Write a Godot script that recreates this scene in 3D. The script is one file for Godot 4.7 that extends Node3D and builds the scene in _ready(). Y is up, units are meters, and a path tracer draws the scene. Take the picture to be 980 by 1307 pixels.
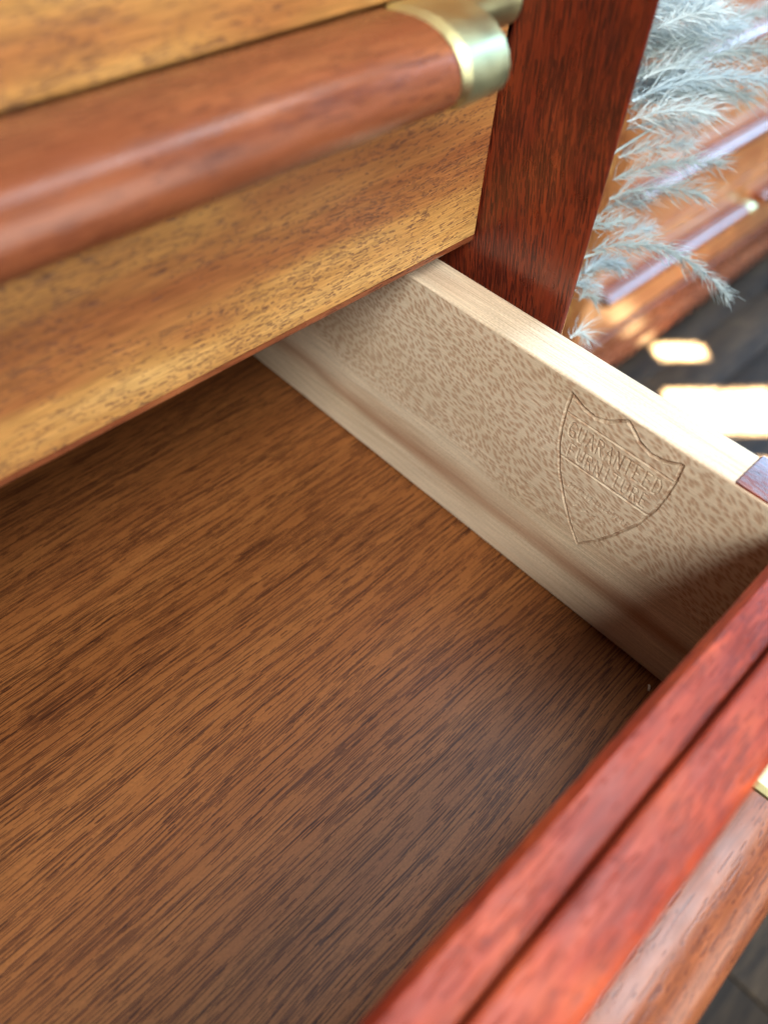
extends Node3D

const H := 0.85                      # camera height above the floor
const FACE_Z := -0.116               # plane of the closed drawer faces
const SUN_ALONG := Vector3(0.778, 0, 0.628)      # along the unseen slotted panel that shapes the sun patches
const SUN_ACROSS := Vector3(0.628, 0, -0.778)    # the way the sunlight travels over the floor
const SUN_HEIGHT := 0.96                         # 55 degrees
const SUN_GATE := 1.6
const POST_X := 0.1573               # inner face of the dresser side
var rng := RandomNumberGenerator.new()
var tex := {}
var M := {}

# ------------------------------------------------------------------ naming
func numbered(called: String, parent: Node) -> String:
	if not parent.has_node(called):
		return called
	var i := 1
	while parent.has_node("%s_%03d" % [called, i]):
		i += 1
	return "%s_%03d" % [called, i]

func thing(called: String, label: String, category: String, at := Vector3.ZERO, group := "") -> Node3D:
	var o := Node3D.new()
	o.name = numbered(called, self)
	add_child(o, true)
	o.position = at
	o.set_meta("label", label)
	o.set_meta("category", category)
	if group:
		o.set_meta("group", group)
	return o

func node(called: String, parent: Node, at := Vector3.ZERO) -> Node3D:
	var o := Node3D.new()
	o.name = numbered(called, parent)
	parent.add_child(o, true)
	o.position = at
	return o

func put(called: String, mesh: Mesh, mat: Material, parent: Node, at := Vector3.ZERO) -> MeshInstance3D:
	var o := MeshInstance3D.new()
	o.name = numbered(called, parent)
	o.mesh = mesh
	o.material_override = mat
	parent.add_child(o, true)
	o.position = at
	return o

# ------------------------------------------------------------------ textures
func field(w: int, h: int, sx: int, sy: int, freq: float, sd: int, oct := 3, type := FastNoiseLite.TYPE_SIMPLEX_SMOOTH) -> PackedByteArray:
	var n := FastNoiseLite.new()
	n.seed = sd
	n.noise_type = type
	n.frequency = freq
	n.fractal_octaves = oct
	if oct <= 1:
		n.fractal_type = FastNoiseLite.FRACTAL_NONE
	var im := n.get_seamless_image(maxi(w / sx, 8), maxi(h / sy, 8), false, false, 0.15, true)
	im.convert(Image.FORMAT_L8)
	im.resize(w, h, Image.INTERPOLATE_CUBIC)
	return im.get_data()

func pores(w: int, h: int, count: int, lmin: float, lmax: float, wmin: float, wmax: float, sd: int, cluster: float, slope: float, wave: float, gain := 1.3) -> PackedByteArray:
	# open grain: short fine dashes along x, crowded into streaks, following a wavy grain
	var r := RandomNumberGenerator.new()
	r.seed = sd
	var p := PackedByteArray()
	p.resize(w * h)
	var dens := field(w, h, 16, 4, 0.03, sd + 5, 3)
	var bend := field(w, h, 16, 16, 0.03, sd + 9, 2)
	var made := 0
	var tries := 0
	while made < count and tries < count * 6:
		tries += 1
		var x := r.randi_range(0, w - 1)
		var y := r.randf() * h
		var dv := dens[(int(y) % h) * w + x] / 255.0
		if r.randf() > clampf(cluster + (dv - 0.5) * gain, 0.05, 1.0):
			continue
		made += 1
		var l := int(lerpf(lmin, lmax, pow(r.randf(), 2.2)))
		var wd := lerpf(wmin, wmax, r.randf() * r.randf())
		var dark := lerpf(0.45, 1.0, r.randf())
		for k in l:
			var xx := (x + k) % w
			y += slope + wave * (bend[(posmod(int(y), h)) * w + xx] - 128) / 128.0
			var tt := float(k) / l
			var hw := wd * 0.5 * sqrt(maxf(0.0, 1.0 - pow(2.0 * tt - 1.0, 4.0)))
			var y0 := int(floor(y - hw - 0.5))
			var y1 := int(ceil(y + hw + 0.5))
			for yy in range(y0, y1 + 1):
				var c := clampf(hw + 0.5 - absf(yy - y), 0.0, 1.0) * dark
				if c > 0.0:
					var i := posmod(yy, h) * w + xx
					var v := int(c * 255.0)
					if p[i] < v:
						p[i] = v
	return p

func ramp(stops: Array) -> Array:
	# 256-entry byte ramps for r, g, b from sRGB colours
	var out := [PackedInt32Array(), PackedInt32Array(), PackedInt32Array()]
	for i in 256:
		var t: float = i / 255.0 * (stops.size() - 1)
		var k := mini(int(t), stops.size() - 2)
		var c: Color = (stops[k] as Color).lerp(stops[k + 1], t - k)
		out[0].append(int(c.r * 255)); out[1].append(int(c.g * 255)); out[2].append(int(c.b * 255))
	return out

func wood(key: String, w: int, h: int, stops: Array, pore: Color, tone: PackedByteArray, fibre: PackedByteArray, p: PackedByteArray, amp: float, pdepth: float) -> void:
	var rp := ramp(stops)
	var lr: PackedInt32Array = rp[0]
	var lg: PackedInt32Array = rp[1]
	var lb: PackedInt32Array = rp[2]
	var pr := int(pore.r * 255)
	var pg := int(pore.g * 255)
	var pb := int(pore.b * 255)
	var a := int(amp * 256)
	var pd := int(pdepth * 256)
	var out := PackedByteArray()
	out.resize(w * h * 3)
	var hh := PackedByteArray()
	hh.resize(w * h)
	var j := 0
	for i in w * h:
		var t := tone[i]
		var f := 256 + ((fibre[i] - 128) * a >> 7)
		var q := p[i] * pd >> 8
		var r := lr[t] * f >> 8
		var g := lg[t] * f >> 8
		var b := lb[t] * f >> 8
		out[j] = clampi(r + ((pr - r) * q >> 8), 0, 255)
		out[j + 1] = clampi(g + ((pg - g) * q >> 8), 0, 255)
		out[j + 2] = clampi(b + ((pb - b) * q >> 8), 0, 255)
		j += 3
		hh[i] = clampi(190 + ((fibre[i] - 128) >> 2) - (p[i] * 3 >> 2), 0, 255)
	tex[key] = [Image.create_from_data(w, h, false, Image.FORMAT_RGB8, out), Image.create_from_data(w, h, false, Image.FORMAT_L8, hh)]

func mixed(a: PackedByteArray, b: PackedByteArray, k: float) -> PackedByteArray:
	var ka := int((1.0 - k) * 256)
	var kb := 256 - ka
	for i in a.size():
		a[i] = (a[i] * ka + b[i] * kb) >> 8
	return a

func stretched(a: PackedByteArray, k: float) -> PackedByteArray:
	var lut := PackedByteArray()
	for i in 256:
		lut.append(int(clampf(128.0 + (i - 128) * k, 0, 255)))
	for i in a.size():
		a[i] = lut[a[i]]
	return a

func tex_bottom() -> void:
	var w := 2048
	var h := 1536
	var tone := mixed(field(w, h, 32, 4, 0.012, 3, 4), field(w, h, 32, 2, 0.03, 4, 3), 0.5)
	tone = stretched(tone, 0.7)
	var fib := mixed(field(w, h, 48, 1, 0.22, 7, 3), field(w, h, 3, 1, 0.35, 8, 1), 0.5)
	wood("bottom", w, h, [Color(0.42, 0.245, 0.13), Color(0.50, 0.315, 0.168), Color(0.57, 0.38, 0.21)], Color(0.10, 0.035, 0.03), tone, fib, pores(w, h, 13500, 20, 180, 0.9, 2.0, 11, 0.5, 0.012, 0.07, 0.45), 0.16, 0.92)

func tex_face() -> void:
	var w := 1536
	var h := 1024
	var tone := stretched(mixed(field(w, h, 32, 4, 0.018, 23, 3), field(w, h, 16, 2, 0.030, 24, 4), 0.35), 1.15)
	var fib := field(w, h, 20, 1, 0.2, 27, 3)
	wood("face", w, h, [Color(0.53, 0.31, 0.18), Color(0.62, 0.41, 0.23), Color(0.73, 0.55, 0.30), Color(0.83, 0.68, 0.41)], Color(0.30, 0.20, 0.18), tone, fib, pores(w, h, 17000, 6, 24, 1.2, 2.9, 31, 0.4, 0.0, 0.22), 0.18, 0.8)

func tex_post() -> void:
	var w := 1024
	var h := 768
	var tone := mixed(field(w, h, 16, 4, 0.02, 43, 3), field(w, h, 8, 2, 0.03, 44, 3), 0.4)
	var fib := field(w, h, 16, 1, 0.14, 47, 3)
	wood("post", w, h, [Color(0.31, 0.095, 0.055), Color(0.40, 0.15, 0.08), Color(0.50, 0.225, 0.115)], Color(0.12, 0.04, 0.04), tone, fib, pores(w, h, 6000, 14, 80, 1.5, 3.4, 51, 0.45, 0.10, 0.12), 0.16, 0.75)

func tex_rail() -> void:
	# finely pored red mahogany with mottled figure: drawer edges and handles
	var w := 1024
	var h := 512
	var tone := mixed(field(w, h, 8, 4, 0.03, 63, 4), field(w, h, 8, 2, 0.05, 64, 4), 0.4)
	var fib := field(w, h, 32, 1, 0.2, 67, 3)
	wood("rail", w, h, [Color(0.38, 0.12, 0.08), Color(0.54, 0.20, 0.115), Color(0.69, 0.32, 0.175)], Color(0.24, 0.09, 0.08), tone, fib, pores(w, h, 3600, 10, 60, 1.2, 2.6, 71, 0.4, 0.0, 0.1), 0.16, 0.6)

func tex_handle() -> void:
	var w := 1024
	var h := 512
	var tone := mixed(field(w, h, 16, 4, 0.03, 163, 4), field(w, h, 16, 2, 0.05, 164, 3), 0.4)
	var fib := field(w, h, 16, 1, 0.12, 167, 3)
	wood("handle", w, h, [Color(0.39, 0.21, 0.135), Color(0.49, 0.285, 0.18), Color(0.57, 0.365, 0.23)], Color(0.24, 0.12, 0.10), tone, fib, pores(w, h, 1800, 10, 60, 1.4, 3.4, 171, 0.35, 0.0, 0.1), 0.12, 0.7)

func tex_far() -> void:
	var w := 512
	var h := 256
	var tone := mixed(field(w, h, 16, 2, 0.04, 183, 3), field(w, h, 8, 2, 0.06, 184, 3), 0.4)
	var fib := field(w, h, 16, 1, 0.2, 187, 2)
	wood("far", w, h, [Color(0.70, 0.44, 0.26), Color(0.80, 0.56, 0.35), Color(0.87, 0.66, 0.45)], Color(0.40, 0.22, 0.15), tone, fib, pores(w, h, 900, 4, 14, 1.0, 1.8, 191, 0.4, 0.0, 0.1), 0.12, 0.6)

func tex_lace() -> void:
	# quarter-sawn plane wood: pale ground with small red-brown ray flecks, plain straight grain low on the board
	var w := 2048
	var h := 1024                       # 0.256 m along the grain, 0.128 m across (8 px per mm)
	var ground := mixed(field(w, h, 16, 4, 0.015, 83, 3), field(w, h, 16, 1, 0.1, 84, 3), 0.4)
	var fib := mixed(field(w, h, 40, 1, 0.25, 87, 2), field(w, h, 3, 1, 0.35, 86, 1), 0.35)
	var edge := field(w, h, 16, 16, 0.03, 88, 2)
	var strip := field(w, h, 32, 2, 0.02, 89, 3)
	var cell := FastNoiseLite.new()
	cell.seed = 91
	cell.noise_type = FastNoiseLite.TYPE_CELLULAR
	cell.cellular_return_type = FastNoiseLite.RETURN_DISTANCE
	cell.cellular_jitter = 1.0
	cell.frequency = 1.0
	cell.fractal_type = FastNoiseLite.FRACTAL_NONE
	var turn := FastNoiseLite.new()
	turn.seed = 92
	turn.frequency = 0.0035
	turn.fractal_octaves = 2
	var lift := FastNoiseLite.new()
	lift.seed = 93
	lift.frequency = 0.006
	lift.fractal_octaves = 2
	var lr := ramp([Color(0.74, 0.68, 0.575), Color(0.79, 0.735, 0.64), Color(0.83, 0.785, 0.70)])
	var out := PackedByteArray()
	out.resize(w * h * 3)
	var hh := PackedByteArray()
	hh.resize(w * h)
	var flecks := PackedByteArray()
	var fw := w / 2
	var fh := h / 2
	flecks.resize(fw * fh)
	for y in fh:
		for x in fw:
			var wv := turn.get_noise_2d(x * 2, y * 2)
			var X := x * 2.0
			var Y := y * 2.0
			# flecks lie across the grain at a slant that wanders
			var gx := X + wv * 30.0
			var gy := Y + lift.get_noise_2d(X, Y) * 16.0
			var along := gx * 0.92 + gy * 0.39
			var u := along * 0.066 - along * along * 0.0000062
			var v := (gy * 0.92 - gx * 0.39) * 0.112
			var d := cell.get_noise_2d(u, v)
			flecks[y * fw + x] = int(clampf((0.56 - (d + 1.0)) * 460.0, 0, 255))
	var fim := Image.create_from_data(fw, fh, false, Image.FORMAT_L8, flecks)
	fim.resize(w, h, Image.INTERPOLATE_CUBIC)
	flecks = fim.get_data()
	var L0: PackedInt32Array = lr[0]
	var L1: PackedInt32Array = lr[1]
	var L2: PackedInt32Array = lr[2]
	var i := 0
	var j := 0
	for y in h:
		var mm := y / 8.0                # mm below the top edge
		for x in w:
			var t := ground[i]
			var f := 256 + ((fib[i] - 128) * (26 if mm < 40.0 else 54) >> 7)
			# boundary of the flecked zone, ragged
			var zone := clampf((50.0 + (edge[i] - 128) * 0.05 - mm) * 0.22, 0.0, 1.0)
			var q := int(clampf((flecks[i] - 20) * 1.5, 0.0, 255.0) * zone)
			var s := int(clampf(1.0 - absf(mm - 60.0 - (edge[i] - 128) * 0.02) / 5.0, 0.0, 1.0) * 90.0 + (1.0 - zone) * clampf((strip[i] - 120) * 0.5, 0.0, 60.0))
			var k := clampi((q * 95 >> 8) + s, 0, 255)
			var r := L0[t] * f >> 8
			var g := L1[t] * f >> 8
			var b := L2[t] * f >> 8
			out[j] = clampi(r + ((128 - r) * k >> 8), 0, 255)
			out[j + 1] = clampi(g + ((84 - g) * k >> 8), 0, 255)
			out[j + 2] = clampi(b + ((58 - b) * k >> 8), 0, 255)
			hh[i] = clampi(170 - (q * 90 >> 8) + ((fib[i] - 128) >> 2), 0, 255)
			i += 1
			j += 3
	tex["lace"] = [Image.create_from_data(w, h, false, Image.FORMAT_RGB8, out), Image.create_from_data(w, h, false, Image.FORMAT_L8, hh)]

func tex_floor() -> void:
	var w := 1024
	var h := 512
	var tone := mixed(field(w, h, 16, 4, 0.03, 103, 4), field(w, h, 16, 2, 0.06, 104, 3), 0.5)
	var fib := field(w, h, 12, 1, 0.14, 107, 3)
	wood("floor", w, h, [Color(0.15, 0.12, 0.085), Color(0.25, 0.205, 0.15), Color(0.37, 0.31, 0.235)], Color(0.07, 0.06, 0.06), tone, fib, pores(w, h, 2600, 20, 120, 1.2, 3.0, 111, 0.35, 0.0, 0.1), 0.22, 0.7)

func wood_mat(key: String, tint: Color, rough: float, relief: float, coat := 0.0, coat_rough := 0.2) -> StandardMaterial3D:
	var m := StandardMaterial3D.new()
	m.resource_name = key
	m.albedo_color = tint
	m.albedo_texture = tex[key][0]
	m.roughness = rough
	m.heightmap_enabled = relief > 0.0
	if relief > 0.0:
		m.heightmap_texture = tex[key][1]
		m.heightmap_scale = relief
	if coat > 0.0:
		m.clearcoat_enabled = true
		m.clearcoat = coat
		m.clearcoat_roughness = coat_rough
	return m

func plain(c: Color, rough: float, metal := 0.0) -> StandardMaterial3D:
	var m := StandardMaterial3D.new()
	m.albedo_color = c
	m.roughness = rough
	m.metallic = metal
	return m

# ------------------------------------------------------------------ meshes
func tri(st: SurfaceTool, a: Array, b: Array, c: Array) -> void:
	# each corner: [position, normal, uv]; wound clockwise as seen from where the normals point
	var n: Vector3 = a[1] + b[1] + c[1]
	var v := [a, b, c]
	if (b[0] - a[0]).cross(c[0] - a[0]).dot(n) > 0.0:
		v = [a, c, b]
	for k in v:
		if k.size() > 3:
			st.set_color(k[3])
		st.set_normal(k[1])
		st.set_uv(k[2])
		st.add_vertex(k[0])

func quad(st: SurfaceTool, a: Array, b: Array, c: Array, d: Array) -> void:
	tri(st, a, b, c)
	tri(st, a, c, d)

func to3(axis: int, p: Vector2, t: float) -> Vector3:
	if axis == 0:
		return Vector3(t, p.y, p.x)      # profile is (z, y)
	if axis == 1:
		return Vector3(p.x, t, p.y)      # profile is (x, z)
	return Vector3(p.x, p.y, t)          # profile is (x, y)

func extrude(profile: PackedVector2Array, axis: int, t0: float, t1: float, tw: float, th: float, off := Vector2.ZERO, ease := 0.0006, smooth_deg := 35.0) -> ArrayMesh:
	# a bar of constant section; the grain (u) runs along its length; both ends are eased
	var st := SurfaceTool.new()
	st.begin(Mesh.PRIMITIVE_TRIANGLES)
	var pr := profile
	if Geometry2D.is_polygon_clockwise(pr):
		pr = pr.duplicate()
		pr.reverse()
	var n := pr.size()
	var en: Array[Vector2] = []
	var arc: Array[float] = [0.0]
	for i in n:
		var d := pr[(i + 1) % n] - pr[i]
		en.append(Vector2(d.y, -d.x).normalized())
		arc.append(arc[i] + d.length())
	var na: Array[Vector2] = []
	var nb: Array[Vector2] = []
	var ins := PackedVector2Array()
	for i in n:
		var e0 := en[(i + n - 1) % n]
		var e1 := en[i]
		var avg := (e0 + e1).normalized()
		var soft := rad_to_deg(e0.angle_to(e1)) 
		if absf(soft) < smooth_deg:
			na.append(avg)
		else:
			na.append(e1)
		nb.append(avg if absf(soft) < smooth_deg else e0)
		ins.append(pr[i] - avg * ease / maxf(0.5, avg.dot(e1)))
	var dir := to3(axis, Vector2.ZERO, 1.0)
	for i in n:
		var k := (i + 1) % n
		var n0 := to3(axis, na[i], 0.0)
		var n1 := to3(axis, nb[k], 0.0)
		var v0 := arc[i] / th + off.y
		var v1 := arc[i + 1] / th + off.y
		var u0 := t0 / tw + off.x
		var u1 := t1 / tw + off.x
		quad(st, [to3(axis, pr[i], t0 + ease), n0, Vector2(u0, v0)], [to3(axis, pr[k], t0 + ease), n1, Vector2(u0, v1)], [to3(axis, pr[k], t1 - ease), n1, Vector2(u1, v1)], [to3(axis, pr[i], t1 - ease), n0, Vector2(u1, v0)])
		if ease > 0.0:
			for s in [[t0, t0 + ease, -1.0], [t1, t1 - ease, 1.0]]:
				var m0: Vector3 = (n0 + dir * s[2]).normalized()
				var m1: Vector3 = (n1 + dir * s[2]).normalized()
				quad(st, [to3(axis, ins[i], s[0]), m0, Vector2(u0, v0)], [to3(axis, ins[k], s[0]), m1, Vector2(u0, v1)], [to3(axis, pr[k], s[1]), m1, Vector2(u0, v1)], [to3(axis, pr[i], s[1]), m0, Vector2(u0, v0)])
	var cap := Geometry2D.triangulate_polygon(ins)
	if cap.is_empty():                   # a rounded convex section that the triangulator refuses: a fan from its first corner
		for k in range(1, n - 1):
			cap.append_array(PackedInt32Array([0, k, k + 1]))
	for k in range(0, cap.size(), 3):
		for s in [[t0, -1.0], [t1, 1.0]]:
			var c := []
			for q in 3:
				var p := ins[cap[k + q]]
				c.append([to3(axis, p, s[0]), dir * s[1], Vector2(p.x / tw, p.y / th) + off])
			tri(st, c[0], c[1], c[2])
	return st.commit()

func rounded(pts: Array, radii: Array, segs := 4) -> PackedVector2Array:
	# a polygon with its corners rounded, each by its own radius
	var out := PackedVector2Array()
	var n := pts.size()
	for i in n:
		var p: Vector2 = pts[i]
		var r: float = radii[i % radii.size()]
		var a: Vector2 = (pts[(i + n - 1) % n] - p)
		var b: Vector2 = (pts[(i + 1) % n] - p)
		if r <= 0.0:
			out.append(p)
			continue
		var half := absf(a.angle_to(b)) / 2.0
		var back := minf(r / tan(half), minf(a.length(), b.length()) * 0.49)
		var s := p + a.normalized() * back
		var e := p + b.normalized() * back
		for k in segs + 1:
			var t := float(k) / segs
			out.append(s.lerp(p, t).lerp(p.lerp(e, t), t))
	return out

func bar(axis: int, a0: float, a1: float, b0: float, b1: float, t0: float, t1: float, tw: float, th: float, r := 0.0008, off := Vector2.ZERO) -> ArrayMesh:
	# a plain board with eased edges; a and b are the two section axes
	return extrude(rounded([Vector2(a0, b0), Vector2(a1, b0), Vector2(a1, b1), Vector2(a0, b1)], [r], 3), axis, t0, t1, tw, th, off, r)

# ------------------------------------------------------------------ drawer pieces
func handle_profile(grow: float) -> PackedVector2Array:
	# (distance out from the face, height above the drawer's lower edge), in metres; a finger pull with a rounded nose
	var p := [Vector2(5.0, 64.6), Vector2(5.4, 66.0), Vector2(6.2, 66.5), Vector2(8.0, 66.8), Vector2(11.0, 67.3), Vector2(14.5, 67.6), Vector2(17.6, 67.5), Vector2(20.0, 67.0), Vector2(22.2, 66.1), Vector2(24.2, 64.8), Vector2(25.6, 63.0), Vector2(26.4, 61.0), Vector2(26.5, 59.0), Vector2(25.6, 57.0), Vector2(24.0, 55.4), Vector2(21.6, 54.2), Vector2(18.6, 53.6), Vector2(12.0, 53.4), Vector2(7.0, 54.4), Vector2(5.0, 56.0)]
	var c := Vector2(15.0, 60.0)
	var out := PackedVector2Array()
	for v in p:
		out.append((v + (v - c).normalized() * grow) * 0.001)
	return out

func add_handle(parent: Node3D, x0: float, x1: float, cap_left: bool, off: Vector2) -> void:
	# x in the drawer's own axes; the drawer's origin lies on its face plane at its lower edge
	put("handle_bar", extrude(handle_profile(0.0), 0, x0, x1, 0.128, 0.064, off, 0.0004, 40.0), M.handle, parent)
	put("handle_batten", bar(0, 0.0001, 0.0049, 0.0575, 0.0620, x0, x1 + 0.011, 0.128, 0.064, 0.0004, off), M.rail, parent)
	put("brass_cap", extrude(handle_profile(0.45), 0, x1 + 0.0009, x1 + 0.0132, 0.1, 0.1, Vector2.ZERO, 0.0012, 40.0), M.brass, parent)
	var lug := rounded([Vector2(0.0046, 0.0600), Vector2(0.0150, 0.0605), Vector2(0.0165, 0.0672), Vector2(0.0046, 0.0672)], [0.0005, 0.004, 0.003, 0.0005], 5)
	put("brass_mount", extrude(lug, 0, x1 + 0.0131, x1 + 0.0285, 0.1, 0.1, Vector2.ZERO, 0.001), M.brass, parent)
	if cap_left:
		put("brass_cap", extrude(handle_profile(0.45), 0, x0 - 0.0132, x0 - 0.0009, 0.1, 0.1, Vector2.ZERO, 0.0012, 40.0), M.brass, parent)

func add_front(parent: Node3D, x0: float, x1: float, off: Vector2, label := "") -> void:
	# the face is in two steps: below, a plain veneered board at z = 0; above the handle a board 4 mm prouder;
	# behind them the lower inner lining, which leaves the step along the top edge
	var o := put("drawer_front", bar(0, -0.0009, 0.0, 0.002, 0.0655, x0, x1, 0.192, 0.128, 0.0003, off), M.face, parent)
	put("drawer_front", bar(0, 0.00325, 0.0042, 0.0663, 0.1149, x0, x1, 0.192, 0.128, 0.0003, off + Vector2(0, 0.486)), M.face, parent)
	put("front_core", extrude(rounded([Vector2(-0.0064, 0.002), Vector2(-0.00092, 0.002), Vector2(-0.00092, 0.0665), Vector2(0.00322, 0.0665), Vector2(0.00322, 0.1150), Vector2(0.0042, 0.1150), Vector2(0.0042, 0.118), Vector2(-0.0064, 0.118)], [0.0002, 0.0, 0.0, 0.0, 0.0, 0.0, 0.0016, 0.0012], 4), 0, x0, x1, 0.128, 0.064, off), M.rail, parent)
	if label:
		o.set_meta("label", label)
	put("edge_lipping", extrude(rounded([Vector2(-0.0064, 0.0), Vector2(0.0, 0.0), Vector2(0.0, 0.00195), Vector2(-0.0064, 0.00195)], [0.0004, 0.0008, 0.0, 0.0], 3), 0, x0, x1, 0.128, 0.064, off), M.handle, parent)
	put("front_lining", extrude(rounded([Vector2(-0.0162, 0.012), Vector2(-0.0067, 0.012), Vector2(-0.0067, 0.1152), Vector2(-0.0144, 0.1152), Vector2(-0.0162, 0.1132)], [0.0004, 0.0004, 0.0010, 0.0004, 0.0004], 4), 0, x0 + 0.004, x1 - 0.004, 0.128, 0.064, off + Vector2(0.3, 0.4)), M.rail, parent)

# ------------------------------------------------------------------ the stamp pressed into the drawer side
var field_w := 0
var field_h := 0
const SZ0 := -0.0700
const SY0 := -0.1765
const STEP := 0.0002
var depth := PackedFloat32Array()
var burn := PackedFloat32Array()

func carve(a: Vector2, b: Vector2, half: float, deep: float, scorch: float) -> void:
	# a V-groove between two points of the board (z, y in metres)
	var pad := half * 2.5
	var i0 := maxi(0, int((minf(a.x, b.x) - pad - SZ0) / STEP))
	var i1 := mini(field_w - 1, int((maxf(a.x, b.x) + pad - SZ0) / STEP) + 1)
	var j0 := maxi(0, int((minf(a.y, b.y) - pad - SY0) / STEP))
	var j1 := mini(field_h - 1, int((maxf(a.y, b.y) + pad - SY0) / STEP) + 1)
	for j in range(j0, j1 + 1):
		for i in range(i0, i1 + 1):
			var p := Vector2(SZ0 + i * STEP, SY0 + j * STEP)
			var q := Geometry2D.get_closest_point_to_segment(p, a, b)
			var d := p.distance_to(q)
			var k := j * field_w + i
			var g := deep * (1.0 - smoothstep(half * 0.2, half, d)) - deep * 0.22 * (smoothstep(half * 0.9, half * 1.3, d) - smoothstep(half * 1.3, half * 2.2, d))
			if absf(g) > absf(depth[k]) or g > depth[k]:
				depth[k] = g
			burn[k] = maxf(burn[k], scorch * (1.0 - smoothstep(half * 0.3, half * 1.5, d)))

func letters(text: String, z0: float, z1: float, y0: float, y1: float, half: float, deep: float) -> void:
	var G := {
		"G": [[0.92, 0.86, 0.6, 1.0, 0.25, 0.92, 0.05, 0.6, 0.08, 0.25, 0.35, 0.0, 0.9, 0.0, 0.9, 0.42, 0.55, 0.42]],
		"U": [[0.1, 1.0, 0.1, 0.3, 0.3, 0.02, 0.7, 0.02, 0.9, 0.3, 0.9, 1.0]],
		"A": [[0.05, 0.0, 0.5, 1.0, 0.95, 0.0], [0.25, 0.4, 0.75, 0.4]],
		"R": [[0.1, 0.0, 0.1, 1.0, 0.65, 1.0, 0.85, 0.78, 0.65, 0.52, 0.1, 0.52], [0.5, 0.52, 0.9, 0.0]],
		"N": [[0.1, 0.0, 0.1, 1.0, 0.9, 0.0, 0.9, 1.0]],
		"T": [[0.05, 1.0, 0.95, 1.0], [0.5, 1.0, 0.5, 0.0]],
		"E": [[0.9, 1.0, 0.1, 1.0, 0.1, 0.0, 0.9, 0.0], [0.1, 0.52, 0.7, 0.52]],
		"D": [[0.1, 0.0, 0.1, 1.0, 0.55, 1.0, 0.9, 0.7, 0.9, 0.3, 0.55, 0.0, 0.1, 0.0]],
		"F": [[0.9, 1.0, 0.1, 1.0, 0.1, 0.0], [0.1, 0.52, 0.7, 0.52]],
		"I": [[0.5, 0.0, 0.5, 1.0]],
	}
	var n := text.length()
	var cw := (z1 - z0) / n
	for k in n:
		for s in G[text[k]]:
			for q in range(0, s.size() - 2, 2):
				var a := Vector2(z0 + (k + 0.1 + s[q] * 0.75) * cw, lerpf(y0, y1, s[q + 1]))
				var b := Vector2(z0 + (k + 0.1 + s[q + 2] * 0.75) * cw, lerpf(y0, y1, s[q + 3]))
				carve(a, b, half, deep, 0.18)

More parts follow.
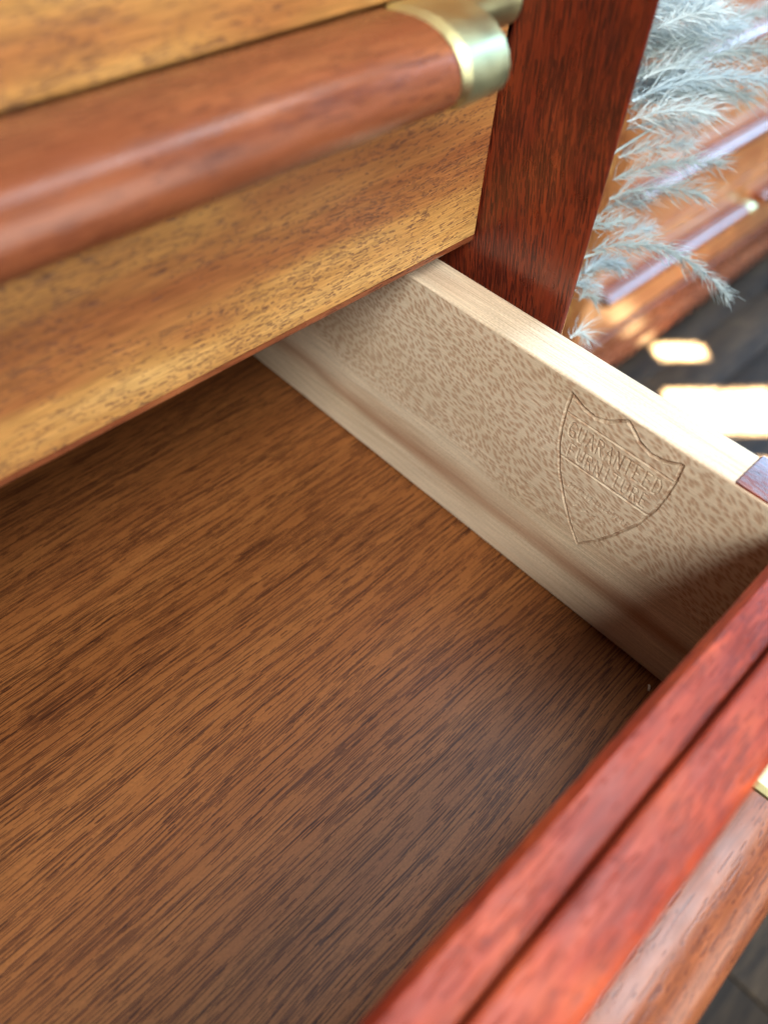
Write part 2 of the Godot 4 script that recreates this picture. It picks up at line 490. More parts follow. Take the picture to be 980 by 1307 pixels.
func stamp_and_side(parent: Node3D) -> void:
	var xi := 0.13855
	var xo := 0.1508
	var yb := -0.2
	var yt := -0.1235
	var zb := -0.40
	var zf := -0.0052
	field_w = 206
	field_h = 261
	var SZ1 := SZ0 + (field_w - 1) * STEP
	var SY1 := SY0 + (field_h - 1) * STEP
	depth.resize(field_w * field_h)
	burn.resize(field_w * field_h)
	var right := [Vector2(-33.7, -127.2), Vector2(-33.5, -132.6), Vector2(-33.8, -138.2), Vector2(-34.6, -144.0), Vector2(-37.2, -152.6), Vector2(-41.6, -161.4), Vector2(-45.4, -167.6), Vector2(-49.6, -172.9)]
	var top := [Vector2(-65.5, -127.2), Vector2(-61.3, -129.2), Vector2(-57.6, -129.8), Vector2(-54.0, -128.4), Vector2(-51.6, -126.4), Vector2(-49.6, -125.0), Vector2(-47.6, -126.4), Vector2(-45.2, -128.4), Vector2(-41.6, -129.8), Vector2(-37.9, -129.2), Vector2(-33.7, -127.2)]
	var outline := []
	outline.append_array(top)
	for k in range(1, right.size()):
		outline.append(right[k])
	for k in range(right.size() - 2, -1, -1):
		outline.append(Vector2(-99.2 - right[k].x, right[k].y))
	for k in outline.size():
		var a: Vector2 = outline[k]
		var b: Vector2 = outline[(k + 1) % outline.size()]
		if a.distance_to(b) > 0.01:
			var cut := 0.00052 if k < 10 else 0.00038       # the peaked top went in deepest
			carve(a * 0.001, b * 0.001, 0.00052 if k < 10 else 0.00042, cut, 0.75 if k < 10 else 0.55)
	carve(Vector2(-0.0650, -0.1331), Vector2(-0.0342, -0.1331), 0.00030, 0.00030, 0.25)
	carve(Vector2(-0.0638, -0.1472), Vector2(-0.0354, -0.1472), 0.00030, 0.00030, 0.25)
	letters("GUARANTEED", -0.0636, -0.0354, -0.1398, -0.1350, 0.00026, 0.00027)
	letters("FURNITURE", -0.0620, -0.0370, -0.1461, -0.1416, 0.00024, 0.00025)
	for k in 7:                          # the worn small line below, no longer legible
		var z := -0.0580 + k * 0.0028
		carve(Vector2(z, -0.1555), Vector2(z + 0.0004, -0.1538), 0.00022, 0.00022, 0.1)
		carve(Vector2(z + 0.0012, -0.1555), Vector2(z + 0.0016, -0.1540), 0.00022, 0.00020, 0.1)
	for k in 4:
		var z := -0.0548 + k * 0.0028
		carve(Vector2(z, -0.1605), Vector2(z + 0.0013, -0.1592), 0.00022, 0.00022, 0.1)
	var poly := PackedVector2Array()
	for v in outline:
		poly.append(v * 0.001)
	poly = Geometry2D.offset_polygon(poly, 0.0011)[0]
	var uv := func(z: float, y: float) -> Vector2: return Vector2(z / 0.256 + 0.9, (yt - y) / 0.128)
	var sp := SurfaceTool.new()          # the pressed shield
	sp.begin(Mesh.PRIMITIVE_TRIANGLES)
	var sd := SurfaceTool.new()          # the rest of the side
	sd.begin(Mesh.PRIMITIVE_TRIANGLES)
	var nz := FastNoiseLite.new()
	nz.seed = 5
	nz.frequency = 160.0
	var corner := func(i: int, j: int) -> Array:
		var k := j * field_w + i
		var dx := depth[j * field_w + mini(i + 1, field_w - 1)] - depth[j * field_w + maxi(i - 1, 0)]
		var dy := depth[mini(j + 1, field_h - 1) * field_w + i] - depth[maxi(j - 1, 0) * field_w + i]
		var z := SZ0 + i * STEP
		var y := SY0 + j * STEP
		var b := burn[k] * clampf(0.6 + nz.get_noise_2d(z, y) * 1.6, 0.0, 1.0)
		return [Vector3(xi + depth[k], y, z), Vector3(-1.0, dy / (2 * STEP), dx / (2 * STEP)).normalized(), uv.call(z, y), Color(1, 1, 1).lerp(Color(0.30, 0.17, 0.10), b)]
	for j in field_h - 1:
		for i in field_w - 1:
			var inside := Geometry2D.is_point_in_polygon(Vector2(SZ0 + (i + 0.5) * STEP, SY0 + (j + 0.5) * STEP), poly)
			var st := sp if inside else sd
			var c := [corner.call(i, j), corner.call(i + 1, j), corner.call(i + 1, j + 1), corner.call(i, j + 1)]
			quad(st, c[0], c[1], c[2], c[3])
	# the flat rest of the inner face, the top with its eased edges, the outer face, the ends and the underside
	var e := 0.0007
	var flat := func(z0: float, z1: float, y0: float, y1: float) -> void:
		var n := Vector3(-1, 0, 0)
		sd.set_color(Color.WHITE)
		quad(sd, [Vector3(xi, y0, z0), n, uv.call(z0, y0)], [Vector3(xi, y0, z1), n, uv.call(z1, y0)], [Vector3(xi, y1, z1), n, uv.call(z1, y1)], [Vector3(xi, y1, z0), n, uv.call(z0, y1)])
	flat.call(zb, SZ0, yb, yt - e)
	flat.call(SZ1, zf, yb, yt - e)
	flat.call(SZ0, SZ1, yb, SY0)
	flat.call(SZ0, SZ1, SY1, yt - e)
	var sec := [Vector2(xi, yt - e), Vector2(xi + e * 0.35, yt - e * 0.3), Vector2(xi + e, yt), Vector2(xo - e, yt), Vector2(xo - e * 0.35, yt - e * 0.3), Vector2(xo, yt - e), Vector2(xo, yb), Vector2(xi, yb)]
	var nn := [Vector2(-1, 0), Vector2(-0.7, 0.7), Vector2(0, 1), Vector2(0, 1), Vector2(0.7, 0.7), Vector2(1, 0)]
	for k in 7:
		var a: Vector2 = sec[k]
		var b: Vector2 = sec[k + 1]
		var flatn := Vector2(-(b - a).y, (b - a).x).normalized()
		var n0: Vector2 = nn[k] if k < 5 else flatn
		var n1: Vector2 = nn[k + 1] if k < 5 else flatn
		var v0 := 0.62 + (a.x - xi) / 0.128 + (0.0 if k < 5 else 0.1)
		var v1 := v0 + (b - a).length() / 0.128
		sd.set_color(Color.WHITE)
		quad(sd, [Vector3(a.x, a.y, zb), Vector3(n0.x, n0.y, 0), Vector2(zb / 0.256, v0)], [Vector3(a.x, a.y, zf), Vector3(n0.x, n0.y, 0), Vector2(zf / 0.256, v0)], [Vector3(b.x, b.y, zf), Vector3(n1.x, n1.y, 0), Vector2(zf / 0.256, v1)], [Vector3(b.x, b.y, zb), Vector3(n1.x, n1.y, 0), Vector2(zb / 0.256, v1)])
	for s in [[zb, -1.0], [zf, 1.0]]:
		var n := Vector3(0, 0, s[1])
		quad(sd, [Vector3(xi, yb, s[0]), n, Vector2(0, 0)], [Vector3(xo, yb, s[0]), n, Vector2(0.1, 0)], [Vector3(xo, yt - e, s[0]), n, Vector2(0.1, 0.6)], [Vector3(xi, yt - e, s[0]), n, Vector2(0, 0.6)])
	var side := put("drawer_side", sd.commit(), M.lace, parent)
	side.set_meta("label", "pale flecked wooden drawer side at the right")
	var stamp := put("maker_stamp", sp.commit(), M.lace, parent)
	stamp.set_meta("label", "shield stamp pressed into the pale drawer side")

# ------------------------------------------------------------------ grasses
func plume(o: Node3D, branches: Array, sd: int, per_m: float, hair: float) -> void:
	# each branch is a quadratic curve root > middle > tip, feathered with fine hairs that lean towards its tip
	var r := RandomNumberGenerator.new()
	r.seed = sd
	for br in branches:
		var st := SurfaceTool.new()
		st.begin(Mesh.PRIMITIVE_TRIANGLES)
		var a: Vector3 = br[0]
		var m: Vector3 = br[1]
		var b: Vector3 = br[2]
		var l := a.distance_to(m) + m.distance_to(b)
		var c: Vector3 = m * 2.0 - (a + b) * 0.5
		var n := int(l * per_m)
		var prev := a
		for k in 12:
			var t := (k + 1) / 12.0
			var p := a.lerp(c, t).lerp(c.lerp(b, t), t)
			strand(st, prev, p, 0.0004 * (1.05 - t), 0.0004 * (1.0 - t) + 0.00005, r)
			prev = p
		for k in n:
			var t := pow(r.randf(), 0.85)
			var p := a.lerp(c, t).lerp(c.lerp(b, t), t)
			var d := ((c - a) * (1 - t) + (b - c) * t).normalized()
			var side := Vector3(r.randfn(), r.randfn(), r.randfn())
			side = (side - d * side.dot(d)).normalized()
			var spread := lerpf(0.25, 1.25, r.randf())
			var len := hair * lerpf(0.4, 1.5, r.randf()) * (1.0 - 0.45 * t * t)
			var e1 := p + (d + side * spread).normalized() * len * 0.55
			var e2 := e1 + (d * 1.2 + side * spread * 0.6 + Vector3(0, -0.25, 0)).normalized() * len * 0.5
			var w := lerpf(0.00006, 0.00015, r.randf())
			strand(st, p, e1, w, w * 0.9, r)
			strand(st, e1, e2, w * 0.9, 0.00003, r)
		put("feathery_branch", st.commit(), M.grass[r.randi() % 3], o)

func strand(st: SurfaceTool, a: Vector3, b: Vector3, w0: float, w1: float, r: RandomNumberGenerator) -> void:
	var d := b - a
	var s := d.cross(Vector3(r.randfn(), r.randfn(), r.randfn())).normalized()
	var n := d.cross(s).normalized()
	for v in [a - s * w0, a + s * w0, b + s * w1, a - s * w0, b + s * w1, b - s * w1]:
		st.set_normal(n)
		st.set_uv(Vector2.ZERO)
		st.add_vertex(v)

func stalk(o: Node3D, pts: Array, r0: float, r1: float, mat: Material) -> void:
	var st := SurfaceTool.new()
	st.begin(Mesh.PRIMITIVE_TRIANGLES)
	for k in pts.size() - 1:
		var a: Vector3 = pts[k]
		var b: Vector3 = pts[k + 1]
		var d := (b - a).normalized()
		var x := d.cross(Vector3(0.3, 0.1, 1)).normalized()
		var y := d.cross(x)
		var ra := lerpf(r0, r1, float(k) / (pts.size() - 1))
		var rb := lerpf(r0, r1, float(k + 1) / (pts.size() - 1))
		for q in 6:
			var p0 := x * cos(q * TAU / 6) + y * sin(q * TAU / 6)
			var p1 := x * cos((q + 1) * TAU / 6) + y * sin((q + 1) * TAU / 6)
			quad(st, [a + p0 * ra, p0, Vector2.ZERO], [a + p1 * ra, p1, Vector2.ZERO], [b + p1 * rb, p1, Vector2.ZERO], [b + p0 * rb, p0, Vector2.ZERO])
	put("stem", st.commit(), mat, o)

func lathe(pts: Array, segs: int) -> ArrayMesh:
	var st := SurfaceTool.new()
	st.begin(Mesh.PRIMITIVE_TRIANGLES)
	for k in pts.size() - 1:
		var a: Vector2 = pts[k]
		var b: Vector2 = pts[k + 1]
		var e := (b - a)
		var n2 := Vector2(e.y, -e.x).normalized()
		for q in segs:
			var t0 := q * TAU / segs
			var t1 := (q + 1) * TAU / segs
			var n0 := Vector3(cos(t0) * n2.x, n2.y, sin(t0) * n2.x)
			var n1 := Vector3(cos(t1) * n2.x, n2.y, sin(t1) * n2.x)
			quad(st, [Vector3(cos(t0) * a.x, a.y, sin(t0) * a.x), n0, Vector2.ZERO], [Vector3(cos(t1) * a.x, a.y, sin(t1) * a.x), n1, Vector2.ZERO], [Vector3(cos(t1) * b.x, b.y, sin(t1) * b.x), n1, Vector2.ZERO], [Vector3(cos(t0) * b.x, b.y, sin(t0) * b.x), n0, Vector2.ZERO])
	return st.commit()

# ------------------------------------------------------------------ unseen windows and light
func unseen_daylight(at: Vector3, facing: Vector3, w: float, h: float, color: Color, energy: float, glow: float, label: String) -> void:
	# an unseen daylight source: frame, glowing panes and the soft area light it carries
	var o := thing("unseen_window", label, "unseen_window", at)
	o.basis = Basis.looking_at(facing, Vector3.UP if absf(facing.y) < 0.9 else Vector3.FORWARD)
	var fm: Material = M.paint
	var pm := StandardMaterial3D.new()
	pm.albedo_color = Color(0.1, 0.1, 0.1)
	pm.emission_enabled = true
	pm.emission = color
	pm.emission_energy_multiplier = glow
	for s in [-1.0, 1.0]:
		put("frame", bar(1, s * (w / 2 + 0.03) - 0.03, s * (w / 2 + 0.03) + 0.03, -0.03, 0.03, -h / 2 - 0.06, h / 2 + 0.06, 1, 1, 0.002), fm, o)
		put("frame", bar(0, -0.03, 0.03, s * (h / 2 + 0.03) - 0.03, s * (h / 2 + 0.03) + 0.03, -w / 2, w / 2, 1, 1, 0.002), fm, o)
	for i in 2:
		for j in 2:
			put("unseen_pane", bar(2, -w / 2 + i * w / 2 + 0.01, -w / 2 + (i + 1) * w / 2 - 0.01, -h / 2 + j * h / 2 + 0.01, -h / 2 + (j + 1) * h / 2 - 0.01, 0.0, 0.006, 1, 1, 0.001), pm, o)
	var l := AreaLight3D.new()
	l.name = "unseen_daylight"
	l.area_size = Vector2(w, h)
	l.area_normalize_energy = true
	l.light_color = color
	l.light_energy = energy
	l.shadow_enabled = true
	o.add_child(l, true)
	l.position = Vector3(0, 0, -0.035)

func _ready() -> void:
	rng.seed = 7
	# ---- camera
	var cam := Camera3D.new()
	cam.name = "Camera"
	add_child(cam)
	cam.transform = Transform3D(Basis(Vector3(0.717, 0.0604, 0.6944), Vector3(0.5124, 0.6297, -0.5839), Vector3(-0.4725, 0.7745, 0.4206)).orthonormalized(), Vector3(0, H, 0))
	var att := CameraAttributesPhysical.new()
	att.frustum_focal_length = 18.277
	att.exposure_aperture = 5.8
	att.frustum_focus_distance = 0.205
	att.frustum_near = 0.02
	att.frustum_far = 60.0
	cam.attributes = att
	cam.current = true
	# ---- air and exposure
	var we := WorldEnvironment.new()
	we.name = "Environment"
	var env := Environment.new()
	env.background_mode = Environment.BG_COLOR
	env.background_color = Color(0.80, 0.86, 1.0)
	env.background_energy_multiplier = 0.14
	env.tonemap_mode = Environment.TONE_MAPPER_LINEAR
	env.tonemap_exposure = 0.92
	env.sdfgi_enabled = true
	env.ssao_enabled = true
	env.ssil_enabled = true
	we.environment = env
	add_child(we)
	# ---- materials that the windows need
	M.paint = plain(Color(0.85, 0.84, 0.82), 0.5)
	# ---- daylight
	unseen_daylight(Vector3(-0.25, H + 0.75, 2.05), Vector3(0.05, -0.2, -1), 3.2, 1.6, Color(1.0, 0.97, 0.94), 4.0, 2.0, "wide white framed glazed opening out of view, placed to light the drawer faces")  # out of view; lights the drawer faces and gives the handle highlights
	unseen_daylight(Vector3(2.75, H + 0.95, 0.15), Vector3(-1, -0.15, 0), 1.9, 1.7, Color(0.66, 0.83, 1.0), 13.0, 4.0, "white framed glazed opening out of view at the right, placed to give cool light")  # out of view; its blue gives the cool highlights from the right
	unseen_daylight(Vector3(0.75, 2.75, -0.15), Vector3(-0.22, -1, 0.02), 1.3, 1.1, Color(0.92, 0.96, 1.0), 4.5, 3.0, "framed light overhead out of view, placed to light the open drawer")  # out of view overhead, placed for the sheen inside the open drawer
	unseen_daylight(Vector3(-1.20, 2.75, 1.25), Vector3(0.55, -1, -0.65), 1.2, 1.0, Color(1.0, 0.97, 0.93), 10.5, 3.5, "sloping framed light out of view, placed to light the drawers from high at the left")  # out of view, set steep so the space under the closed drawer stays dark
	var sun := SpotLight3D.new()
	sun.name = "sunbeam_lamp"
	sun.light_color = Color(1.0, 0.93, 0.80)
	sun.light_energy = 700000.0
	sun.spot_angle = 0.5
	sun.spot_angle_attenuation = 0.1
	sun.light_size = 0.09
	sun.shadow_enabled = true
	sun.spot_range = 60.0
	add_child(sun)
	var beam := SUN_ACROSS * cos(SUN_HEIGHT) + Vector3(0, -sin(SUN_HEIGHT), 0)
	var gate := SUN_ALONG * 0.69 - SUN_ACROSS * SUN_GATE + Vector3(0, (0.88 + SUN_GATE) * tan(SUN_HEIGHT), 0)
	sun.look_at_from_position(gate - beam * 32.0, gate)

	# ---- textures, computed side by side
	var jobs := [tex_bottom, tex_face, tex_post, tex_rail, tex_handle, tex_far, tex_lace, tex_floor]
	var ids := []
	for j in jobs:
		ids.append(WorkerThreadPool.add_task(j))
	for id in ids:
		WorkerThreadPool.wait_for_task_completion(id)
	for k in tex.keys():
		tex[k] = [ImageTexture.create_from_image(tex[k][0]), ImageTexture.create_from_image(tex[k][1])]
	M.bottom = wood_mat("bottom", Color(1, 1, 1), 0.44, 0.005)
	M.bottom.metallic_specular = 0.30
	M.face = wood_mat("face", Color(0.96, 0.96, 1.0), 0.40, 0.010)
	M.post = wood_mat("post", Color(1, 1, 1), 0.32, 0.008, 0.35, 0.25)
	M.rail = wood_mat("rail", Color(1, 1, 1), 0.34, 0.008)
	M.rail.metallic_specular = 0.34
	M.handle = wood_mat("handle", Color(1, 1, 1), 0.27, 0.003)
	M.lace = wood_mat("lace", Color(1, 1, 1), 0.62, 0.010)
	M.lace.vertex_color_use_as_albedo = true
	M.lace.metallic_specular = 0.25
	M.lace_plain = wood_mat("lace", Color(1, 1, 1), 0.62, 0.010)
	M.handle_far = wood_mat("handle", Color(1, 1, 1), 0.22, 0.0, 0.6, 0.12)
	M.face_far = wood_mat("far", Color(0.93, 0.92, 0.92), 0.33, 0.0, 0.5, 0.25)
	M.brass = plain(Color(0.84, 0.85, 0.66), 0.42, 1.0)
	var smear := FastNoiseLite.new()
	smear.seed = 77
	smear.frequency = 0.018
	smear.fractal_octaves = 5
	var smears := smear.get_seamless_image(512, 512, false, false, 0.1, true)
	smears.convert(Image.FORMAT_L8)
	var sb := smears.get_data()
	for i in sb.size():
		sb[i] = 196 + ((sb[i] - 128) * 26 >> 6)
	var smudge := ImageTexture.create_from_image(Image.create_from_data(512, 512, false, Image.FORMAT_L8, sb))
	for m in [M.brass, M.handle, M.rail, M.post]:
		# handled surfaces: the polish is uneven
		m.roughness_texture = smudge
		m.roughness *= 1.3
	M.grass = [plain(Color(0.62, 0.70, 0.73), 0.8), plain(Color(0.56, 0.62, 0.62), 0.8), plain(Color(0.70, 0.76, 0.77), 0.8)]
	for g in M.grass:
		g.backlight_enabled = true
		g.backlight = Color(0.5, 0.5, 0.48)
	M.stem = plain(Color(0.62, 0.56, 0.42), 0.7)
	M.boards = []
	for k in 4:
		M.boards.append(wood_mat("floor", Color(1, 1, 1) * [0.75, 0.9, 1.0, 0.6][k] + Color(0, 0, 0, 1), 0.55, 0.01))
		M.boards[k].metallic_specular = 0.25

	build_room()
	build_dresser()
	build_splinter()
	build_far_dresser()
	build_grass()

func build_room() -> void:
	var base := put("ground", bar(0, -6.0, 6.0, -0.2, -0.012, -6.0, 6.0, 1, 1, 0.001), plain(Color(0.06, 0.05, 0.045), 0.8), self)
	base.set_meta("kind", "structure")
	var wall_back := put("wall", bar(0, -1.06, -0.96, 0.0, 2.6, -3.0, 3.6, 1, 1, 0.001), plain(Color(0.50, 0.48, 0.46), 0.9), self)
	wall_back.set_meta("kind", "structure")
	var unseen_side_wall := put("wall", bar(2, 2.86, 2.96, 0.0, 2.9, -0.95, 2.4, 1, 1, 0.001), plain(Color(0.80, 0.78, 0.76), 0.9), self)  # out of view, placed to be mirrored in the far dresser
	unseen_side_wall.set_meta("kind", "structure")
	var fl := node("floor", self)
	fl.set_meta("kind", "structure")
	# boards along x, laid in staggered rows
	var kinds := []
	for k in 4:
		kinds.append(bar(0, -0.0447, 0.0447, -0.011, 0.0, 0.0, 0.8985, 0.6, 0.25, 0.0012, Vector2(k * 0.37, k * 0.29)))
	for row in 26:
		var x := -1.1 - rng.randf() * 0.9
		while x < 2.3:
			put("floor_board", kinds[rng.randi() % 4], M.boards[rng.randi() % 4], fl, Vector3(x, 0, -1.05 + row * 0.09))
			x += 0.9
	# unseen slotted panel, placed to cut the sun beam into patches on the floor
	var wall := thing("unseen_slotted_panel", "unseen white slotted panel high behind the viewer, placed to shape the sun patches", "slotted_panel", SUN_ALONG * 0.69 - SUN_ACROSS * SUN_GATE)
	wall.basis = Basis.looking_at(SUN_ACROSS)
	# its own x runs along the panel, y is height above the floor
	var k := tan(SUN_HEIGHT)
	var opens := [[0.70, 0.90, 0.66, 0.788], [0.615, 0.785, 0.818, 0.930], [0.632, 0.706, 0.978, 1.034]]
	var y := 2.9
	for o in opens:
		var y0: float = (o[2] + SUN_GATE) * k
		var y1: float = (o[3] + SUN_GATE) * k
		put("panel_rail", bar(0, -0.015, 0.015, y, y0, -0.5, 0.5, 1, 1, 0.001), M.paint, wall)
		put("panel_slat", bar(0, -0.015, 0.015, y0, y1, -0.5, o[0] - 0.69, 1, 1, 0.001), M.paint, wall)
		put("panel_slat", bar(0, -0.015, 0.015, y0, y1, o[1] - 0.69, 0.5, 1, 1, 0.001), M.paint, wall)
		y = y1
	put("panel_rail", bar(0, -0.015, 0.015, y, 4.15, -0.5, 0.5, 1, 1, 0.001), M.paint, wall)

func build_dresser() -> void:
	var d := thing("dresser", "mahogany chest of drawers with one drawer pulled open, nearest the viewer", "dresser", Vector3(0, H, 0))
	# right side of the carcass: a thick board whose front edge is cut back at an angle
	var sec := rounded([Vector2(POST_X, -0.56), Vector2(POST_X, -0.0822), Vector2(POST_X + 0.020, -0.104), Vector2(POST_X + 0.020, -0.56)], [0.0, 0.0007, 0.0012, 0.0], 4)
	var sp := put("side_panel", extrude(sec, 1, -0.78, 0.145, 0.128, 0.096, Vector2(0.1, 0.2)), M.post, d)
	sp.set_meta("label", "dark red upright side panel")
	var lx := -0.62
	var sec2 := rounded([Vector2(lx - 0.020, -0.56), Vector2(lx - 0.020, -0.104), Vector2(lx, -0.0822), Vector2(lx, -0.56)], [0.0, 0.0012, 0.0007, 0.0], 4)
	put("side_panel", extrude(sec2, 1, -0.78, 0.145, 0.128, 0.096, Vector2(0.5, 0.7)), M.post, d)
	put("top_board", bar(0, -0.565, -0.075, 0.1455, 0.168, lx - 0.03, POST_X + 0.03, 0.192, 0.128, 0.002), M.face, d)
	put("back_panel", bar(0, -0.559, -0.551, -0.78, 0.145, lx + 0.0005, POST_X - 0.0005, 0.256, 0.192, 0.0005), M.bottom, d)
	put("plinth", bar(0, -0.55, -0.12, -0.84, -0.781, lx, POST_X, 0.192, 0.128, 0.001), M.post, d)
	var w := POST_X - lx - 0.0018
	var x1 := POST_X - 0.0009
	var x0 := x1 - w
	# closed drawers above and below the open one
	var rows := [0.0016, -0.117, -0.3562, -0.4758, -0.5954, -0.715]
	for k in rows.size():
		var dr := node("drawer", d, Vector3(0, rows[k], FACE_Z))
		if k == 1:
			dr.set_meta("label", "closed golden brown drawer above the open one")
		add_front(dr, x0, x1, Vector2(0.13 * k + 0.05, 0.31 * k))
		add_handle(dr, x0 + 0.0461, 0.1103, true, Vector2(0.21 * k, 0.17 * k))
	# the open drawer
	var od := node("drawer", d)
	od.set_meta("label", "open drawer with a red mahogany front")
	open_drawer(od, x0, x1, lx)

func open_drawer(od: Node3D, x0: float, x1: float, lx: float) -> void:
	od.position = Vector3(0, -0.2368, 0.0100)
	add_front(od, x0, x1, Vector2(0.4, 0.1))
	add_handle(od, x0 + 0.0461, 0.1103, true, Vector2(0.62, 0.3))
	var back := Vector3(0, 0.2368, -0.0100)
	stamp_and_side(od)
	for n in ["drawer_side", "maker_stamp"]:
		(od.get_node(n) as Node3D).position = back
	put("drawer_side", bar(2, lx + 0.0065, lx + 0.0188, -0.2, -0.1235, -0.40, -0.0052, 0.256, 0.128, 0.0006), M.lace_plain, od, back)
	put("drawer_bottom", bar(0, -0.398, -0.0064, -0.2080, -0.2016, lx + 0.0120, 0.1462, 0.256, 0.192, 0.0004), M.bottom, od, back)
	put("drawer_runner", bar(2, 0.1465, 0.1508, -0.2165, -0.2003, -0.40, -0.0065, 0.256, 0.128, 0.0005), M.lace_plain, od, back)
	put("drawer_back", bar(0, -0.410, -0.4002, -0.2013, -0.1275, lx + 0.0065, 0.1508, 0.256, 0.128, 0.0006), M.bottom, od, back)
	put("dovetail_tongue", bar(2, 0.1389, 0.1514, -0.1305, -0.1231, -0.0225, -0.0065, 0.128, 0.064, 0.0005), M.post, od, back)

func build_splinter() -> void:
	# a curl of pale shaving left in the corner of the drawer
	var sh := PackedVector2Array()
	for k in 9:
		var a := PI * 0.9 * k / 8.0
		sh.append(Vector2(0.0011 * cos(a), 0.0005 + 0.0007 * sin(a)))
	for k in range(8, -1, -1):
		var a := PI * 0.9 * k / 8.0
		sh.append(Vector2(0.00095 * cos(a), 0.0005 + 0.00055 * sin(a)))
	var o := put("wood_shaving", extrude(sh, 2, -0.0003, 0.0003, 0.1, 0.1, Vector2.ZERO, 0.0), M.lace_plain, self, Vector3(0.1345, H - 0.2016 + 0.0001, -0.0120))
	o.rotation.y = 0.5
	o.set_meta("label", "tiny pale curl of wood shaving in the open drawer's corner")
	o.set_meta("category", "shaving")

func build_far_dresser() -> void:
	var d := thing("dresser", "low orange brown chest of drawers behind the pampas grass", "dresser", Vector3(0.870, H, -0.435))
	d.scale = Vector3.ONE * 1.08
	# own axes: x from its left edge, y relative to the camera height, z from its face plane
	var wd := 1.247
	put("carcass", bar(0, -0.42, -0.0212, -0.695, -0.175, 0.0, wd, 0.3, 0.2, 0.003), M.face, d)
	put("top_board", bar(0, -0.43, 0.02, -0.1745, -0.152, -0.012, wd + 0.012, 0.3, 0.2, 0.003), M.face, d)
	put("base_rail", extrude(rounded([Vector2(-0.42, -0.775), Vector2(0.012, -0.775), Vector2(0.012, -0.745), Vector2(0.004, -0.735), Vector2(0.004, -0.6955), Vector2(-0.42, -0.6955)], [0.002, 0.008, 0.010, 0.003, 0.003, 0.002], 5), 0, -0.004, wd + 0.004, 0.256, 0.128), M.handle, d)
	for x in [0.10, wd - 0.10]:
		for z in [-0.05, -0.37]:
			put("leg", lathe([Vector2(0.0, -H / 1.08), Vector2(0.010, -H / 1.08), Vector2(0.016, -0.7752), Vector2(0.0, -0.7752)], 14), M.rail, d, Vector3(x, 0, z))
	var rows := [-0.690, -0.5465, -0.403, -0.301]
	for c in 3:
		for r in 3:
			var dr := node("drawer", d, Vector3(0.004 + c * 0.414, rows[r], 0))
			put("drawer_front", bar(0, -0.0205, 0.0, 0.0, 0.139 if r < 2 else 0.2, 0.0, 0.411, 0.3, 0.2, 0.0015, Vector2(0.3 * r + 0.4 * c, 0.23 * r)), M.face_far, dr)
			var x0 := 0.012
			var x1 := 0.378
			put("handle_bar", extrude(far_profile(0.0), 0, x0, x1, 0.128, 0.064, Vector2(0.2 * r, 0.3 * c), 0.0004, 40.0), M.handle_far, dr)
			put("handle_batten", bar(0, 0.0001, 0.0049, 0.092, 0.098, x0, x1, 0.128, 0.064, 0.0004), M.rail, dr)
			put("brass_cap", extrude(far_profile(0.6), 0, x1 + 0.0009, x1 + 0.016, 0.1, 0.1, Vector2.ZERO, 0.0012, 40.0), M.brass, dr)

func far_profile(grow: float) -> PackedVector2Array:
	var out := PackedVector2Array()
	for v in handle_profile(grow):
		out.append(v + Vector2(0, 0.0345))
	return out

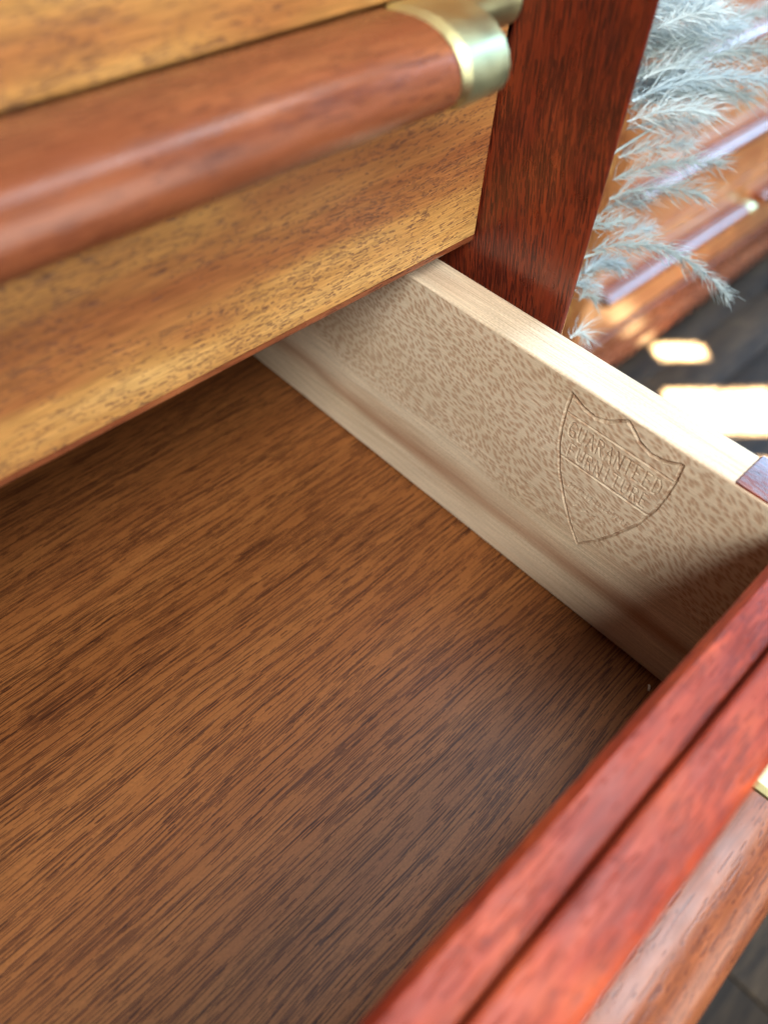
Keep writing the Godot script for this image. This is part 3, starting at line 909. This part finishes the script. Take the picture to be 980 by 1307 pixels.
func build_grass() -> void:
	var V := func(x: float, y: float, z: float) -> Vector3: return Vector3(x, y + H, z)
	var vase := thing("vase", "tall round vase holding the pampas grass beside the dresser", "vase", Vector3(0.235, 0.0, -0.34))
	put("body", lathe([Vector2(0, 0.0), Vector2(0.055, 0.0), Vector2(0.075, 0.04), Vector2(0.085, 0.14), Vector2(0.070, 0.26), Vector2(0.040, 0.34), Vector2(0.045, 0.37), Vector2(0.041, 0.37), Vector2(0.036, 0.34), Vector2(0.066, 0.26), Vector2(0.08, 0.14), Vector2(0.07, 0.045), Vector2(0.0, 0.02)], 36), plain(Color(0.75, 0.72, 0.68), 0.5), vase)
	var foot := Vector3(0.235, 0.05, -0.34)
	var g := "pampas grass plumes beside the dresser"
	var p1 := thing("pampas_plume", "uppermost pale pampas plume, its long feathers filling the top corner", "plume", Vector3.ZERO, g)
	stalk(p1, [foot, V.call(0.23, -0.48, -0.335), V.call(0.22, -0.25, -0.22), V.call(0.212, -0.13, -0.165), V.call(0.24, -0.10, -0.155), V.call(0.29, -0.085, -0.152), V.call(0.35, -0.08, -0.15)], 0.0013, 0.0004, M.grass[1])
	var fill := []
	var fr := RandomNumberGenerator.new()
	fr.seed = 21
	for k in 18:
		var a: Vector3 = V.call(fr.randf_range(0.228, 0.275), fr.randf_range(-0.116, -0.084), fr.randf_range(-0.152, -0.130))
		var l := fr.randf_range(0.022, 0.045)
		var e := a + Vector3(l, fr.randf_range(-0.006, 0.002), l * fr.randf_range(0.05, 0.35))
		fill.append([a, (a + e) * 0.5 + Vector3(0, 0.002, 0), e])
	plume(p1, fill, 4, 7500.0, 0.0115)
	plume(p1, [
		[V.call(0.262, -0.100, -0.139), V.call(0.305, -0.100, -0.138), V.call(0.350, -0.101, -0.135)],
		[V.call(0.252, -0.103, -0.133), V.call(0.286, -0.102, -0.127), V.call(0.317, -0.104, -0.118)],
		[V.call(0.243, -0.106, -0.127), V.call(0.274, -0.104, -0.120), V.call(0.299, -0.107, -0.108)],
		[V.call(0.251, -0.112, -0.131), V.call(0.273, -0.109, -0.123), V.call(0.291, -0.111, -0.110)],
		[V.call(0.238, -0.110, -0.124), V.call(0.256, -0.109, -0.118), V.call(0.269, -0.111, -0.111)],
		[V.call(0.282, -0.095, -0.149), V.call(0.304, -0.096, -0.147), V.call(0.329, -0.095, -0.145)],
		[V.call(0.287, -0.092, -0.151), V.call(0.318, -0.092, -0.151), V.call(0.350, -0.092, -0.150)],
		[V.call(0.272, -0.117, -0.145), V.call(0.289, -0.116, -0.140), V.call(0.304, -0.118, -0.131)],
		[V.call(0.286, -0.104, -0.152), V.call(0.303, -0.104, -0.147), V.call(0.318, -0.106, -0.137)]], 3, 8000.0, 0.0125)
	var p2 := thing("pampas_plume", "middle pampas plume with short feathers level with the dresser edge", "plume", Vector3.ZERO, g)
	stalk(p2, [foot, V.call(0.24, -0.48, -0.335), V.call(0.21, -0.25, -0.20), V.call(0.200, -0.15, -0.145), V.call(0.222, -0.125, -0.128), V.call(0.262, -0.118, -0.125)], 0.0013, 0.0004, M.grass[1])
	plume(p2, [
		[V.call(0.256, -0.121, -0.133), V.call(0.267, -0.118, -0.125), V.call(0.274, -0.118, -0.117)],
		[V.call(0.249, -0.127, -0.129), V.call(0.265, -0.126, -0.124), V.call(0.280, -0.127, -0.118)],
		[V.call(0.234, -0.127, -0.121), V.call(0.252, -0.124, -0.113), V.call(0.268, -0.124, -0.101)],
		[V.call(0.230, -0.131, -0.118), V.call(0.246, -0.129, -0.110), V.call(0.258, -0.131, -0.099)],
		[V.call(0.235, -0.139, -0.122), V.call(0.244, -0.138, -0.120), V.call(0.251, -0.139, -0.116)]], 5, 8000.0, 0.0098)
	var p3 := thing("pampas_plume", "lowest pampas plume, one feather drooping over the dark floor", "plume", Vector3.ZERO, g)
	stalk(p3, [foot, V.call(0.235, -0.48, -0.33), V.call(0.21, -0.26, -0.20), V.call(0.188, -0.16, -0.125), V.call(0.198, -0.140, -0.112), V.call(0.214, -0.138, -0.106)], 0.0013, 0.0004, M.grass[1])
	var tufts := []
	for k in 7:
		var a: Vector3 = V.call(fr.randf_range(0.203, 0.232), fr.randf_range(-0.158, -0.130), fr.randf_range(-0.116, -0.108))
		var e := a + Vector3(fr.randf_range(0.010, 0.018), fr.randf_range(-0.005, 0.001), fr.randf_range(0.001, 0.006))
		tufts.append([a, (a + e) * 0.5 + Vector3(0, 0.001, 0), e])
	plume(p3, tufts, 12, 8000.0, 0.0075)
	plume(p3, [
		[V.call(0.209, -0.137, -0.108), V.call(0.230, -0.138, -0.094), V.call(0.242, -0.149, -0.072)],
		[V.call(0.211, -0.147, -0.109), V.call(0.221, -0.147, -0.110), V.call(0.230, -0.150, -0.107)],
		[V.call(0.205, -0.153, -0.105), V.call(0.210, -0.153, -0.106), V.call(0.214, -0.155, -0.104)],
		[V.call(0.197, -0.161, -0.100), V.call(0.202, -0.161, -0.100), V.call(0.205, -0.164, -0.098)]], 9, 9500.0, 0.0082)
